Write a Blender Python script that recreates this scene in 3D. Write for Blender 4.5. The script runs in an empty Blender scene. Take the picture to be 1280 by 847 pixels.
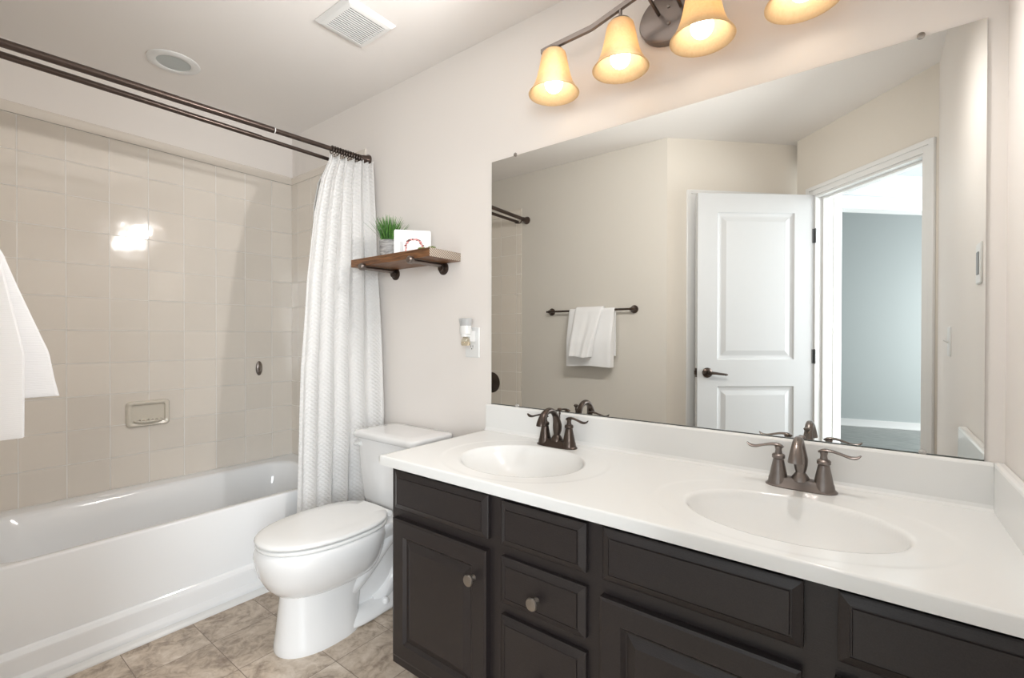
import bpy, bmesh, math, random
from mathutils import Vector, Matrix
random.seed(7)
PI = math.pi
S = bpy.context.scene
COL = S.collection
R2 = math.sqrt(.5)

# ------------------------------------------------------------------ camera
D = 1.533            # y of the vanity wall
LW = -2.953          # x of the tub wall
RW = 0.243           # x of the right wall
YF = 0.06            # y of the towel bar wall
CZ = 2.425           # ceiling
cam_d = bpy.data.cameras.new('camera')
cam = bpy.data.objects.new('camera', cam_d); COL.objects.link(cam)
cam_d.sensor_width = 36; cam_d.lens = 586.32 / 1280 * 36
cam_d.clip_start = .01
_yaw, _pit, _rol = math.radians(37.49), math.radians(-.37), math.radians(.09)
F = Vector((-math.sin(_yaw)*math.cos(_pit), math.cos(_yaw)*math.cos(_pit), math.sin(_pit)))
Rr = Vector((math.cos(_yaw), math.sin(_yaw), 0)); Uu = Rr.cross(F)
Rc = Rr*math.cos(_rol) + Uu*math.sin(_rol); Uc = -Rr*math.sin(_rol) + Uu*math.cos(_rol)
cam.matrix_world = Matrix(((Rc.x, Uc.x, -F.x, 0), (Rc.y, Uc.y, -F.y, 0), (Rc.z, Uc.z, -F.z, 1.1544), (0, 0, 0, 1)))
S.camera = cam

# ------------------------------------------------------------------ world, exposure, large lights
S.view_settings.view_transform = 'Standard'
S.view_settings.look = 'None'
S.view_settings.gamma = 1
S.view_settings.use_curve_mapping = False
S.view_settings.exposure = 0.60
w = bpy.data.worlds.new('world'); S.world = w; w.use_nodes = True
w.node_tree.nodes['Background'].inputs[0].default_value = (.75, .85, 1, 1)
w.node_tree.nodes['Background'].inputs[1].default_value = .4

def area(name, loc, target, sx, sy, power, color):
    l = bpy.data.lights.new(name, 'AREA'); l.shape = 'RECTANGLE'; l.size = sx; l.size_y = sy
    l.energy = power; l.color = color
    o = bpy.data.objects.new(name, l); COL.objects.link(o); o.location = loc
    o.rotation_euler = (Vector(target) - Vector(loc)).to_track_quat('-Z', 'Y').to_euler()
    return o
BULB = 4.6          # emission strength of each vanity bulb
LAMP = 11.0          # watts of each vanity lamp thrown into the room
area('hall_fill', (1.45, -.35, 1.45), (-1.6, .75, 1.0), 1.5, 1.7, 20, (.95, .98, 1))  # unseen lamp added in the hall as fill for the bathroom
area('hall_fill_far', (1.30, -1.00, 1.45), (-2.2, 1.35, 1.1), 1.1, 1.7, 66, (.90, .96, 1))  # second added lamp, out of mirror view, brightens curtain, toilet and shelf wall
area('bedroom_fill', (2.3, -3.5, 1.4), (-.2, -4.2, 1.1), 1.2, 1.6, 95, (.93, .97, 1))  # added unseen lamp that brightens the bedroom wall in the mirror

# ------------------------------------------------------------------ materials
def mat(name, color, rough=.5, metal=0, spec=.5, coat=0, bump=None, trans=0, emis=None, sheen=0, subs=0):
    m = bpy.data.materials.new(name); m.use_nodes = True
    nt = m.node_tree; b = nt.nodes['Principled BSDF']
    b.inputs['Base Color'].default_value = (*color, 1)
    b.inputs['Roughness'].default_value = rough
    b.inputs['Metallic'].default_value = metal
    b.inputs['Specular IOR Level'].default_value = spec
    b.inputs['Coat Weight'].default_value = coat
    b.inputs['Coat Roughness'].default_value = .08
    b.inputs['Transmission Weight'].default_value = trans
    b.inputs['Sheen Weight'].default_value = sheen
    if subs:
        b.inputs['Subsurface Weight'].default_value = subs
        b.inputs['Subsurface Radius'].default_value = (.01, .008, .006)
    if emis:
        b.inputs['Emission Color'].default_value = (*emis[0], 1); b.inputs['Emission Strength'].default_value = emis[1]
    if bump:
        sc, st, dist = bump
        n = nt.nodes.new('ShaderNodeTexNoise'); n.inputs['Scale'].default_value = sc; n.inputs['Detail'].default_value = 3
        t = nt.nodes.new('ShaderNodeTexCoord'); nt.links.new(t.outputs['Object'], n.inputs['Vector'])
        bp = nt.nodes.new('ShaderNodeBump'); bp.inputs['Strength'].default_value = st; bp.inputs['Distance'].default_value = dist
        nt.links.new(n.outputs['Fac'], bp.inputs['Height']); nt.links.new(bp.outputs['Normal'], b.inputs['Normal'])
    return m
def srgb(r, g, b): return tuple(((c/255)/12.92 if c/255 <= .04045 else ((c/255+.055)/1.055)**2.4) for c in (r, g, b))
def nmath(nt, op, a, b=None):
    n = nt.nodes.new('ShaderNodeMath'); n.operation = op
    for i, v in enumerate((a, b)):
        if v is None: continue
        if isinstance(v, (int, float)): n.inputs[i].default_value = v
        else: nt.links.new(v, n.inputs[i])
    return n.outputs[0]
def nmix(nt, f, a, b):
    n = nt.nodes.new('ShaderNodeMix'); n.data_type = 'RGBA'
    for k, v in ((0, f), (6, a), (7, b)):
        if isinstance(v, (int, float)): n.inputs[k].default_value = v
        elif isinstance(v, tuple): n.inputs[k].default_value = (*v, 1)
        else: nt.links.new(v, n.inputs[k])
    return n.outputs[2]
def noise(nt, vec, scale, detail=3, dist=0, rough=.5):
    n = nt.nodes.new('ShaderNodeTexNoise'); n.inputs['Scale'].default_value = scale
    n.inputs['Detail'].default_value = detail; n.inputs['Distortion'].default_value = dist; n.inputs['Roughness'].default_value = rough
    nt.links.new(vec, n.inputs['Vector']); return n.outputs['Fac']
def coords(nt, ux, uy, offx, offy, kind='Object'):
    """vector (axis ux - offx, axis uy - offy, 0) of object (= world) coordinates"""
    t = nt.nodes.new('ShaderNodeTexCoord'); sp = nt.nodes.new('ShaderNodeSeparateXYZ'); nt.links.new(t.outputs[kind], sp.inputs[0])
    c = nt.nodes.new('ShaderNodeCombineXYZ')
    nt.links.new(nmath(nt, 'SUBTRACT', sp.outputs[ux], offx), c.inputs[0]); nt.links.new(nmath(nt, 'SUBTRACT', sp.outputs[uy], offy), c.inputs[1])
    return c.outputs[0], t.outputs[kind]
def brick(nt, vec, p, ph, mortar, smooth=.1):
    b = nt.nodes.new('ShaderNodeTexBrick'); b.offset = 0; b.squash = 1
    b.inputs['Scale'].default_value = 1; b.inputs['Brick Width'].default_value = p; b.inputs['Row Height'].default_value = ph
    b.inputs['Mortar Size'].default_value = mortar; b.inputs['Mortar Smooth'].default_value = smooth
    b.inputs['Color1'].default_value = (0, 0, 0, 1); b.inputs['Color2'].default_value = (1, 1, 1, 1); b.inputs['Bias'].default_value = 0
    nt.links.new(vec, b.inputs['Vector']); return b
P = .1556
def tile_mat(name, ux, offx, col, grout):
    m = mat(name, col, .12, spec=.55); nt = m.node_tree; b = nt.nodes['Principled BSDF']
    v, ob = coords(nt, ux, 2, offx, .40)
    br = brick(nt, v, P, P, .0024, .35); fac = br.outputs['Fac']
    nb = nmath(nt, 'MULTIPLY', noise(nt, ob, 1.3, 2), 1.0)
    sepc = nt.nodes.new('ShaderNodeSeparateColor'); nt.links.new(br.outputs['Color'], sepc.inputs[0])
    tone = nmix(nt, sepc.outputs[0], tuple(c*.97 for c in col), tuple(min(1, c*1.03) for c in col))
    nt.links.new(nmix(nt, fac, tone, grout), b.inputs['Base Color'])
    nt.links.new(nmath(nt, 'ADD', nmath(nt, 'MULTIPLY', fac, .35), .10), b.inputs['Roughness'])
    h = nmath(nt, 'ADD', nmath(nt, 'MULTIPLY', fac, -.0006), nmath(nt, 'MULTIPLY', noise(nt, ob, 11, 1), .0012))
    h = nmath(nt, 'ADD', h, nmath(nt, 'MULTIPLY', noise(nt, ob, 60, 1), .00008))
    # every tile sits a hair out of true
    sv_ = nt.nodes.new('ShaderNodeSeparateXYZ'); nt.links.new(v, sv_.inputs[0]); c0 = sepc.outputs[0]
    for ax in (0, 1):
        loc_ = nmath(nt, 'MULTIPLY', nmath(nt, 'FRACT', nmath(nt, 'DIVIDE', sv_.outputs[ax], P)), P)
        rnd = nmath(nt, 'SUBTRACT', nmath(nt, 'FRACT', nmath(nt, 'MULTIPLY', c0, 3.7+9*ax)), .5)
        h = nmath(nt, 'ADD', h, nmath(nt, 'MULTIPLY', nmath(nt, 'MULTIPLY', rnd, nmath(nt, 'SUBTRACT', loc_, P/2)), .012))
    bp = nt.nodes.new('ShaderNodeBump'); bp.inputs['Strength'].default_value = 1; bp.inputs['Distance'].default_value = 1
    nt.links.new(h, bp.inputs['Height']); nt.links.new(bp.outputs['Normal'], b.inputs['Normal'])
    return m
def fabric_mat(name, col, k, depth, trans=.0, rough=.9):
    """diamond waffle weave on the UVs (metres)"""
    m = mat(name, col, rough, spec=.2, sheen=.3); nt = m.node_tree; b = nt.nodes['Principled BSDF']
    t = nt.nodes.new('ShaderNodeTexCoord'); sp = nt.nodes.new('ShaderNodeSeparateXYZ'); nt.links.new(t.outputs['UV'], sp.inputs[0])
    a = nmath(nt, 'MULTIPLY', nmath(nt, 'ADD', sp.outputs[0], sp.outputs[1]), k)
    c = nmath(nt, 'MULTIPLY', nmath(nt, 'SUBTRACT', sp.outputs[0], sp.outputs[1]), k)
    h = nmath(nt, 'MULTIPLY', nmath(nt, 'ABSOLUTE', nmath(nt, 'SINE', a)), nmath(nt, 'ABSOLUTE', nmath(nt, 'SINE', c)))
    h = nmath(nt, 'MULTIPLY', h, depth)
    h = nmath(nt, 'ADD', h, nmath(nt, 'MULTIPLY', noise(nt, t.outputs['UV'], 500, 2), depth*.25))
    bp = nt.nodes.new('ShaderNodeBump'); bp.inputs['Strength'].default_value = 1; bp.inputs['Distance'].default_value = 1
    nt.links.new(h, bp.inputs['Height']); nt.links.new(bp.outputs['Normal'], b.inputs['Normal'])
    if trans:
        tr = nt.nodes.new('ShaderNodeBsdfTranslucent'); tr.inputs[0].default_value = (*col, 1)
        mx = nt.nodes.new('ShaderNodeMixShader'); mx.inputs[0].default_value = trans
        out = nt.nodes['Material Output']
        nt.links.new(b.outputs[0], mx.inputs[1]); nt.links.new(tr.outputs[0], mx.inputs[2]); nt.links.new(mx.outputs[0], out.inputs[0])
    return m
M = {}
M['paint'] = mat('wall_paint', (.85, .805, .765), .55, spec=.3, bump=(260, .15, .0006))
M['paint_end_dimmed'] = mat('wall_paint_end_dimmed', (.74, .69, .62), .55, spec=.3, bump=(260, .15, .0006))  # tan wall paint, colour darkened to offset strong light on the angled walls
M['paint_front_dimmed'] = mat('wall_paint_front_dimmed', (.70, .665, .61), .55, spec=.3, bump=(260, .15, .0006))  # darker copy of the wall paint, evens out the light on the towel wall
M['ceiling'] = mat('ceiling_paint', (.90, .865, .835), .9, spec=.15, bump=(180, .2, .001))
M['trim'] = mat('trim_white_paint', (.78, .78, .77), .28, spec=.5)
M['door'] = mat('door_white_paint', (.60, .605, .61), .22, spec=.5)
M['hall'] = mat('hall_paint', (.42, .44, .455), .6, spec=.3)
M['teal'] = mat('bedroom_grey_green_paint', (.45, .485, .48), .7, spec=.3)
TC, TG = (.79, .73, .655), (.97, .94, .89)
M['tile_left'] = tile_mat('beige_tile_left', 1, D-.1346-20*P, TC, TG)
M['tile_back'] = tile_mat('beige_tile_back', 0, LW+.085-20*P, TC, TG)
M['tile_cap'] = mat('beige_tile_cap', TC, .12, spec=.55)
M['tub'] = mat('white_acrylic', (.90, .91, .92), .10, spec=.5, coat=.3)
M['china'] = mat('white_china', (.86, .86, .86), .06, spec=.55, coat=.4)
M['seat'] = mat('white_seat_plastic', (.86, .86, .85), .18, spec=.5)
M['counter'] = mat('white_cultured_marble', (.84, .84, .825), .16, spec=.5)
M['bronze'] = mat('oil_rubbed_bronze', (.085, .065, .055), .28, metal=.85, spec=.5)
M['bronze_light'] = mat('brushed_dark_nickel', (.23, .20, .185), .30, metal=.95)
M['rod'] = mat('bronze_rod', (.10, .075, .065), .28, metal=.8)
M['pewter'] = mat('pewter_knob', (.33, .30, .27), .32, metal=.9)
M['hinge'] = mat('dark_hinge', (.12, .12, .12), .35, metal=.8)
M['curtain'] = fabric_mat('white_waffle_curtain', (.90, .89, .875), 2*PI/.040, .0022, trans=.2)
M['towel'] = fabric_mat('white_terry', (.90, .90, .91), 2*PI/.016, .0005)
M['liner'] = mat('clear_liner', (.8, .82, .82), .2, spec=.4, trans=.55)
M['plastic'] = mat('white_plastic', (.82, .82, .81), .3)
M['dark'] = mat('dark_gap', (.03, .03, .03), .8)
M['lens'] = mat('frosted_lens', (.50, .54, .54), .35)
M['card'] = mat('white_card', (.86, .86, .86), .6)
M['black'] = mat('black_rubber', (.02, .02, .02), .6)
M['soap'] = mat('bone_ceramic', (.72, .67, .58), .10, coat=.5)
M['moss'] = mat('olive_leaf', (.16, .22, .06), .6)
M['oil'] = mat('amber_oil', (.9, .8, .62), .05, trans=.9)
M['mirror'] = mat('silvered_glass', (.765, .77, .75), .0, metal=1)
M['mirror_edge'] = mat('mirror_edge', (.10, .11, .10), .3, metal=.4)
M['clear'] = mat('clear_plastic_clip', (.75, .72, .68), .1, trans=.5)

def wood_dark():
    m = mat('espresso_paint', (.034, .027, .025), .36, spec=.45); nt = m.node_tree; b = nt.nodes['Principled BSDF']
    t = nt.nodes.new('ShaderNodeTexCoord'); mp = nt.nodes.new('ShaderNodeMapping'); mp.inputs['Scale'].default_value = (6, 6, 90)
    nt.links.new(t.outputs['Object'], mp.inputs[0])
    n = noise(nt, mp.outputs[0], 6, 4)
    n2 = noise(nt, t.outputs['Object'], 420, 2)
    nt.links.new(nmix(nt, n2, (.013, .010, .0105), (.030, .024, .0235)), b.inputs['Base Color'])
    bp = nt.nodes.new('ShaderNodeBump'); bp.inputs['Strength'].default_value = .25; bp.inputs['Distance'].default_value = .0008
    nt.links.new(nmath(nt, 'ADD', n, n2), bp.inputs['Height']); nt.links.new(bp.outputs['Normal'], b.inputs['Normal'])
    return m
M['espresso'] = wood_dark()
def floor_mat():
    m = mat('stone_look_floor_tile', (.3, .25, .2), .38, spec=.4); nt = m.node_tree; b = nt.nodes['Principled BSDF']
    v, ob = coords(nt, 0, 1, -1.96-20*.2285, .707-20*.2285)
    br = brick(nt, v, .2285, .2285, .0013, .3)
    sepc = nt.nodes.new('ShaderNodeSeparateColor'); nt.links.new(br.outputs['Color'], sepc.inputs[0])
    # every tile shows its own slice of stone: shift the noise by the tile tone
    cmb = nt.nodes.new('ShaderNodeVectorMath'); cmb.operation = 'ADD'
    sc = nt.nodes.new('ShaderNodeVectorMath'); sc.operation = 'SCALE'; sc.inputs[3].default_value = 7.3
    nt.links.new(br.outputs['Color'], sc.inputs[0]); nt.links.new(ob, cmb.inputs[0]); nt.links.new(sc.outputs[0], cmb.inputs[1])
    n1 = noise(nt, cmb.outputs[0], 6, 7, 1.5, .62); n2 = noise(nt, cmb.outputs[0], 26, 5, 1.2, .65)
    r = nt.nodes.new('ShaderNodeValToRGB'); r.color_ramp.elements[0].position = .36; r.color_ramp.elements[1].position = .66
    r.color_ramp.elements[0].color = (*srgb(132, 116, 102), 1); r.color_ramp.elements[1].color = (*srgb(226, 214, 200), 1)
    e = r.color_ramp.elements.new(.5); e.color = (*srgb(196, 180, 162), 1)
    nt.links.new(nmath(nt, 'ADD', nmath(nt, 'MULTIPLY', n1, .6), nmath(nt, 'MULTIPLY', n2, .4)), r.inputs[0])
    c = nmix(nt, nmath(nt, 'MULTIPLY', sepc.outputs[0], .18), r.outputs[0], srgb(172, 150, 128))
    nt.links.new(nmix(nt, br.outputs['Fac'], c, srgb(128, 112, 98)), b.inputs['Base Color'])
    h = nmath(nt, 'ADD', nmath(nt, 'MULTIPLY', br.outputs['Fac'], -.001), nmath(nt, 'MULTIPLY', n2, .0012))
    bp = nt.nodes.new('ShaderNodeBump'); bp.inputs['Strength'].default_value = .8; bp.inputs['Distance'].default_value = 1
    nt.links.new(h, bp.inputs['Height']); nt.links.new(bp.outputs['Normal'], b.inputs['Normal'])
    return m
M['floor'] = floor_mat()
def grain(name, c0, c1, scale=(2, 30, 30), rough=.5):
    m = mat(name, c0, rough); nt = m.node_tree; b = nt.nodes['Principled BSDF']
    t = nt.nodes.new('ShaderNodeTexCoord'); mp = nt.nodes.new('ShaderNodeMapping'); mp.inputs['Scale'].default_value = scale
    nt.links.new(t.outputs['Object'], mp.inputs[0])
    n = noise(nt, mp.outputs[0], 3, 5, 1.0)
    r = nt.nodes.new('ShaderNodeValToRGB'); r.color_ramp.elements[0].position = .35; r.color_ramp.elements[1].position = .65
    r.color_ramp.elements[0].color = (*c0, 1); r.color_ramp.elements[1].color = (*c1, 1)
    nt.links.new(n, r.inputs[0]); nt.links.new(r.outputs[0], b.inputs['Base Color'])
    return m
M['shelf'] = grain('walnut_stained_wood', srgb(88, 56, 34), srgb(142, 98, 62), (3, 40, 40), .42)
M['plank'] = grain('grey_wood_plank', srgb(120, 124, 122), srgb(150, 152, 148), (2, 12, 1), .4)
M['pot'] = grain('grey_marbled_stone', srgb(118, 116, 116), srgb(206, 204, 202), (6, 6, 18), .6)
def endgrain():
    m = mat('rough_sawn_end_grain', (.4, .35, .3), .7); nt = m.node_tree; b = nt.nodes['Principled BSDF']
    t = nt.nodes.new('ShaderNodeTexCoord'); sp = nt.nodes.new('ShaderNodeSeparateXYZ'); nt.links.new(t.outputs['Object'], sp.inputs[0])
    s = nmath(nt, 'SINE', nmath(nt, 'MULTIPLY', nmath(nt, 'ADD', sp.outputs[1], nmath(nt, 'MULTIPLY', sp.outputs[2], 1.2)), 480))
    f = nmath(nt, 'MULTIPLY', nmath(nt, 'ADD', s, 1), .5)
    nt.links.new(nmix(nt, f, srgb(104, 84, 70), srgb(196, 184, 170)), b.inputs['Base Color'])
    return m
M['endgrain'] = endgrain()
def shade_mat():
    m = mat('amber_scavo_glass', (.95, .80, .55), .35, spec=.4); nt = m.node_tree; b = nt.nodes['Principled BSDF']
    t = nt.nodes.new('ShaderNodeTexCoord'); n = noise(nt, t.outputs['Object'], 70, 4, 1.5)
    c = nmix(nt, n, (.84, .62, .34), (.97, .82, .57)); nt.links.new(c, b.inputs['Base Color'])
    tr = nt.nodes.new('ShaderNodeBsdfTranslucent'); nt.links.new(c, tr.inputs[0])
    mx = nt.nodes.new('ShaderNodeMixShader'); mx.inputs[0].default_value = .45
    nt.links.new(b.outputs[0], mx.inputs[1]); nt.links.new(tr.outputs[0], mx.inputs[2]); nt.links.new(mx.outputs[0], nt.nodes['Material Output'].inputs[0])
    return m
M['shade'] = shade_mat()
M['bulb'] = mat('lit_bulb', (1, 1, 1), .3, emis=((1, .93, .84), BULB))
M['leaf'] = grain('grass_leaf', srgb(40, 88, 34), srgb(104, 158, 66), (40, 40, 6), .45)

# ------------------------------------------------------------------ mesh helpers
def nb(): return bmesh.new()
def wpos(o):
    v = Vector((0, 0, 0))
    while o: v = v + o.location; o = o.parent
    return v
def obj(name, bm, m, parent=None, base=None, smooth=True, bevel=0, sol=0, ang=35, structure=False, sub=0):
    """link bm (written in world coordinates) as one mesh object"""
    bmesh.ops.remove_doubles(bm, verts=bm.verts, dist=1e-6)
    bmesh.ops.recalc_face_normals(bm, faces=bm.faces)
    off = wpos(parent) if parent else Vector(base) if base else Vector((0, 0, 0))
    loc = Vector(base) if (base and not parent) else Vector((0, 0, 0))
    bmesh.ops.translate(bm, verts=bm.verts, vec=-off)
    me = bpy.data.meshes.new(name); bm.to_mesh(me); bm.free()
    for mm in (m if isinstance(m, (list, tuple)) else [m]): me.materials.append(mm)
    o = bpy.data.objects.new(name, me); COL.objects.link(o); o.location = loc
    if parent: o.parent = parent
    if smooth:
        me.polygons.foreach_set('use_smooth', [True]*len(me.polygons))
        me.set_sharp_from_angle(angle=math.radians(ang))
    if sol:
        md = o.modifiers.new('thickness', 'SOLIDIFY'); md.thickness = sol; md.offset = 0
    if sub:
        md = o.modifiers.new('sub', 'SUBSURF'); md.levels = sub; md.render_levels = sub
    if bevel:
        md = o.modifiers.new('bevel', 'BEVEL'); md.width = bevel; md.segments = 2; md.limit_method = 'ANGLE'; md.angle_limit = math.radians(40)
    if structure: o['kind'] = 'structure'
    return o
def tag(o, label, cat, group=None):
    o['label'] = label; o['category'] = cat
    if group: o['group'] = group
    return o
def thing(name, loc, label, cat, group=None):
    o = bpy.data.objects.new(name, None); COL.objects.link(o); o.location = loc; o.empty_display_size = .05
    return tag(o, label, cat, group)
def dup(root, loc, label=None):
    """copy of a thing with copies of its parts and sub-parts"""
    r = root.copy(); COL.objects.link(r); r.location = loc
    if label: r['label'] = label
    def rec(a, b):
        for ch in list(a.children):
            c = ch.copy(); COL.objects.link(c); c.parent = b; rec(ch, c)
    kids = list(root.children)
    for ch in kids:
        c = ch.copy(); COL.objects.link(c); c.parent = r; rec(ch, c)
    return r
def box(bm, x0, x1, y0, y1, z0, z1, mi=0):
    vs = [bm.verts.new((x, y, z)) for x in (x0, x1) for y in (y0, y1) for z in (z0, z1)]
    fs = [(0, 1, 3, 2), (4, 6, 7, 5), (0, 4, 5, 1), (2, 3, 7, 6), (0, 2, 6, 4), (1, 5, 7, 3)]
    for f in fs:
        fc = bm.faces.new([vs[i] for i in f]); fc.material_index = mi
    return vs
def prism(bm, pts, z0, z1):
    """vertical prism over a plan polygon"""
    a = [bm.verts.new((x, y, z0)) for x, y in pts]; b = [bm.verts.new((x, y, z1)) for x, y in pts]
    n = len(pts)
    bm.faces.new(a[::-1]); bm.faces.new(b)
    for i in range(n): bm.faces.new((a[i], a[(i+1) % n], b[(i+1) % n], b[i]))
def loft(bm, rings, cap0=True, cap1=True, close=True):
    vr = [[bm.verts.new(p) for p in r] for r in rings]
    n = len(vr[0])
    for a, b in zip(vr, vr[1:]):
        for i in range(n if close else n-1):
            j = (i+1) % n
            bm.faces.new((a[i], a[j], b[j], b[i]))
    if close and cap0: bm.faces.new(vr[0][::-1])
    if close and cap1: bm.faces.new(vr[-1])
    return vr
def lathe(bm, prof, c=(0, 0, 0), axis=(0, 0, 1), seg=24, cap0=True, cap1=True, sx=1, sy=1):
    ax = Vector(axis).normalized()
    q = Vector((0, 0, 1)).rotation_difference(ax)
    rings = []
    for r, h in prof:
        r = max(r, 1e-5)
        rings.append([Vector(c) + q @ Vector((r*sx*math.cos(2*PI*i/seg), r*sy*math.sin(2*PI*i/seg), h)) for i in range(seg)])
    loft(bm, rings, cap0, cap1)
def tube(bm, pts, rad, seg=12, flat=None):
    """round tube through pts; flat = (sx, sy) squashes its section"""
    pts = [Vector(p) for p in pts]; n = len(pts)
    rad = rad if isinstance(rad, (list, tuple)) else [rad]*n
    t0 = (pts[1]-pts[0]).normalized()
    up = Vector((0, 0, 1)) if abs(t0.z) < .9 else Vector((1, 0, 0))
    a = t0.cross(up).normalized(); rings = []; prev = t0
    for i in range(n):
        t = (pts[min(i+1, n-1)] - pts[max(i-1, 0)]).normalized()
        q = prev.rotation_difference(t); a = (q @ a).normalized(); prev = t
        b = t.cross(a).normalized()
        f = flat or (1, 1)
        rings.append([pts[i] + rad[i]*(f[0]*a*math.cos(2*PI*k/seg) + f[1]*b*math.sin(2*PI*k/seg)) for k in range(seg)])
    loft(bm, rings)
def smooth_path(pts, k=6):
    """Catmull-Rom through tuples of any length"""
    out = []; n = len(pts)
    for i in range(n-1):
        p0, p1, p2, p3 = pts[max(i-1, 0)], pts[i], pts[i+1], pts[min(i+2, n-1)]
        for s in range(k):
            t = s/k
            out.append(tuple(.5*((2*b)+(-a+c)*t+(2*a-5*b+4*c-d)*t*t+(-a+3*b-3*c+d)*t**3) for a, b, c, d in zip(p0, p1, p2, p3)))
    out.append(tuple(pts[-1])); return out
def lerp(a, b, t): return a+(b-a)*t
def curve(tab, x):
    if x <= tab[0][0]: return tab[0][1]
    for (a, fa), (b, fb) in zip(tab, tab[1:]):
        if x <= b: return lerp(fa, fb, (x-a)/(b-a))
    return tab[-1][1]
def panel_board(bm, org, u, n, w, h, t, cells, rings, edge=0, mi=0):
    """board w x h (u right, z up) with front face towards n; cells = [(u0,u1,z0,z1)] get a moulded panel;
    rings = [(inset, depth)] of the moulding"""
    org, u, n = Vector(org), Vector(u), Vector(n); zz = Vector((0, 0, 1))
    def p(a, b, d): return org + u*a + zz*b + n*(t-d)
    us = sorted({edge, w-edge} | {c[0] for c in cells} | {c[1] for c in cells})
    zs = sorted({edge, h-edge} | {c[2] for c in cells} | {c[3] for c in cells})
    for a, b in zip(us, us[1:]):
        for c, d in zip(zs, zs[1:]):
            if any(k[0]-1e-6 <= a and b <= k[1]+1e-6 and k[2]-1e-6 <= c and d <= k[3]+1e-6 for k in cells): continue
            bm.faces.new([bm.verts.new(p(*q, 0)) for q in ((a, c), (b, c), (b, d), (a, d))])
    for k in cells:
        rr = []
        for ins, dep in [(0, 0)] + list(rings):
            rr.append([p(k[0]+ins, k[2]+ins, dep), p(k[1]-ins, k[2]+ins, dep), p(k[1]-ins, k[3]-ins, dep), p(k[0]+ins, k[3]-ins, dep)])
        loft(bm, rr, cap0=False)
    o = [(0, 0), (w, 0), (w, h), (0, h)]; i = [(edge, edge), (w-edge, edge), (w-edge, h-edge), (edge, h-edge)]
    front = [p(*q, 0) for q in i]
    rr = [front]
    if edge: rr.append([p(*q, edge*.35) for q in o])
    rr.append([p(*q, t) for q in o])
    if edge == 0: rr = [[p(*q, 0) for q in o], [p(*q, t) for q in o]]
    loft(bm, rr, cap0=False)

# ------------------------------------------------------------------ the room shell
def wallbox(name, x0, x1, y0, y1, z0, z1, m=None):
    bm = nb(); box(bm, x0, x1, y0, y1, z0, z1); return obj(name, bm, m or M['paint'], smooth=False, structure=True)
wallbox('wall_back', LW-.12, RW+.12, D, D+.12, 0, CZ)
wallbox('wall_left', LW-.12, LW, YF-.12, D, 0, CZ)
wallbox('wall_front', LW, -1.045, YF-.12, YF, 0, CZ, M['paint_front_dimmed'])
wallbox('wall_right', RW, RW+.12, .12, D, 0, CZ)
bm = nb(); prism(bm, [(LW-.12, YF-.12), (-1.0, YF-.12), (-.30, -.72), (.42, 0), (RW+.12, .05), (RW+.12, D+.12), (LW-.12, D+.12)], CZ, CZ+.1)
obj('ceiling', bm, M['ceiling'], smooth=False, structure=True)
bm = nb(); prism(bm, [(LW-.12, YF-.12), (-1.1, YF-.12), (-.36, -.66), (.42, .10), (RW+.12, .12), (RW+.12, D+.12), (LW-.12, D+.12)], -.1, 0)
obj('floor', bm, M['floor'], smooth=False, structure=True)
# angled walls of the entry: helper frames (origin on the room face, s along it, n into the room)
def along(o, d, s, off, n): return (o[0]+d[0]*s+n[0]*off, o[1]+d[1]*s+n[1]*off)
BO, BD, BN = (-1.045, YF), (R2, -R2), (R2, R2)            # closet wall, starts at the towel wall's end
BL = .915
CO, CD, CN = (RW, .119), (-R2, -R2), (-R2, R2)            # doorway wall, starts at the right wall
CL = .90
def slab(bm, o, d, n, s0, s1, f0, f1, z0, z1):
    """box between s0..s1 along, f0..f1 off the wall face, z0..z1"""
    pts = [along(o, d, s0, f0, n), along(o, d, s1, f0, n), along(o, d, s1, f1, n), along(o, d, s0, f1, n)]
    prism(bm, pts, z0, z1)
OP0, OP1, OPZ = .066, .752, 2.03
CL0, CL1, CLZ = .185, .815, 2.04
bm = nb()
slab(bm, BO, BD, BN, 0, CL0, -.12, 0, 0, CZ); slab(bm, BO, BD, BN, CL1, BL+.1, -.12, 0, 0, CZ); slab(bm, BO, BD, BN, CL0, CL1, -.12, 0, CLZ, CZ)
obj('wall_front_closet', bm, M['paint_end_dimmed'], smooth=False, structure=True)
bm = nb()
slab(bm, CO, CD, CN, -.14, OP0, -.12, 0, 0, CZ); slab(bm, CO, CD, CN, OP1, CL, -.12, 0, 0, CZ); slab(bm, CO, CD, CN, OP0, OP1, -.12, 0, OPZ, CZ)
obj('wall_front_doorway', bm, M['paint_end_dimmed'], smooth=False, structure=True)
def casing(name, o, d, n, s0, s1, top, wd=.057, th=.016):
    bm = nb()
    for (a, b, za, zb) in ((s0-wd, s0, 0, top+wd), (s1, s1+wd, 0, top+wd), (s0, s1, top, top+wd)):
        slab(bm, o, d, n, a, b, 0, th*.62, za, zb)
    # raised outer band
    for (a, b, za, zb) in ((s0-wd, s0-wd*.55, 0, top+wd), (s1+wd*.55, s1+wd, 0, top+wd), (s0-wd*.55, s1+wd*.55, top+wd*.55, top+wd)):
        slab(bm, o, d, n, a, b, th*.62, th, za, zb)
    return obj(name, bm, M['trim'], smooth=False, structure=True, bevel=.003)
casing('trim_1', CO, CD, CN, OP0, OP1, OPZ, wd=.055)
casing('trim_2', BO, BD, BN, CL0, CL1, CLZ, wd=.055)
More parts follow.
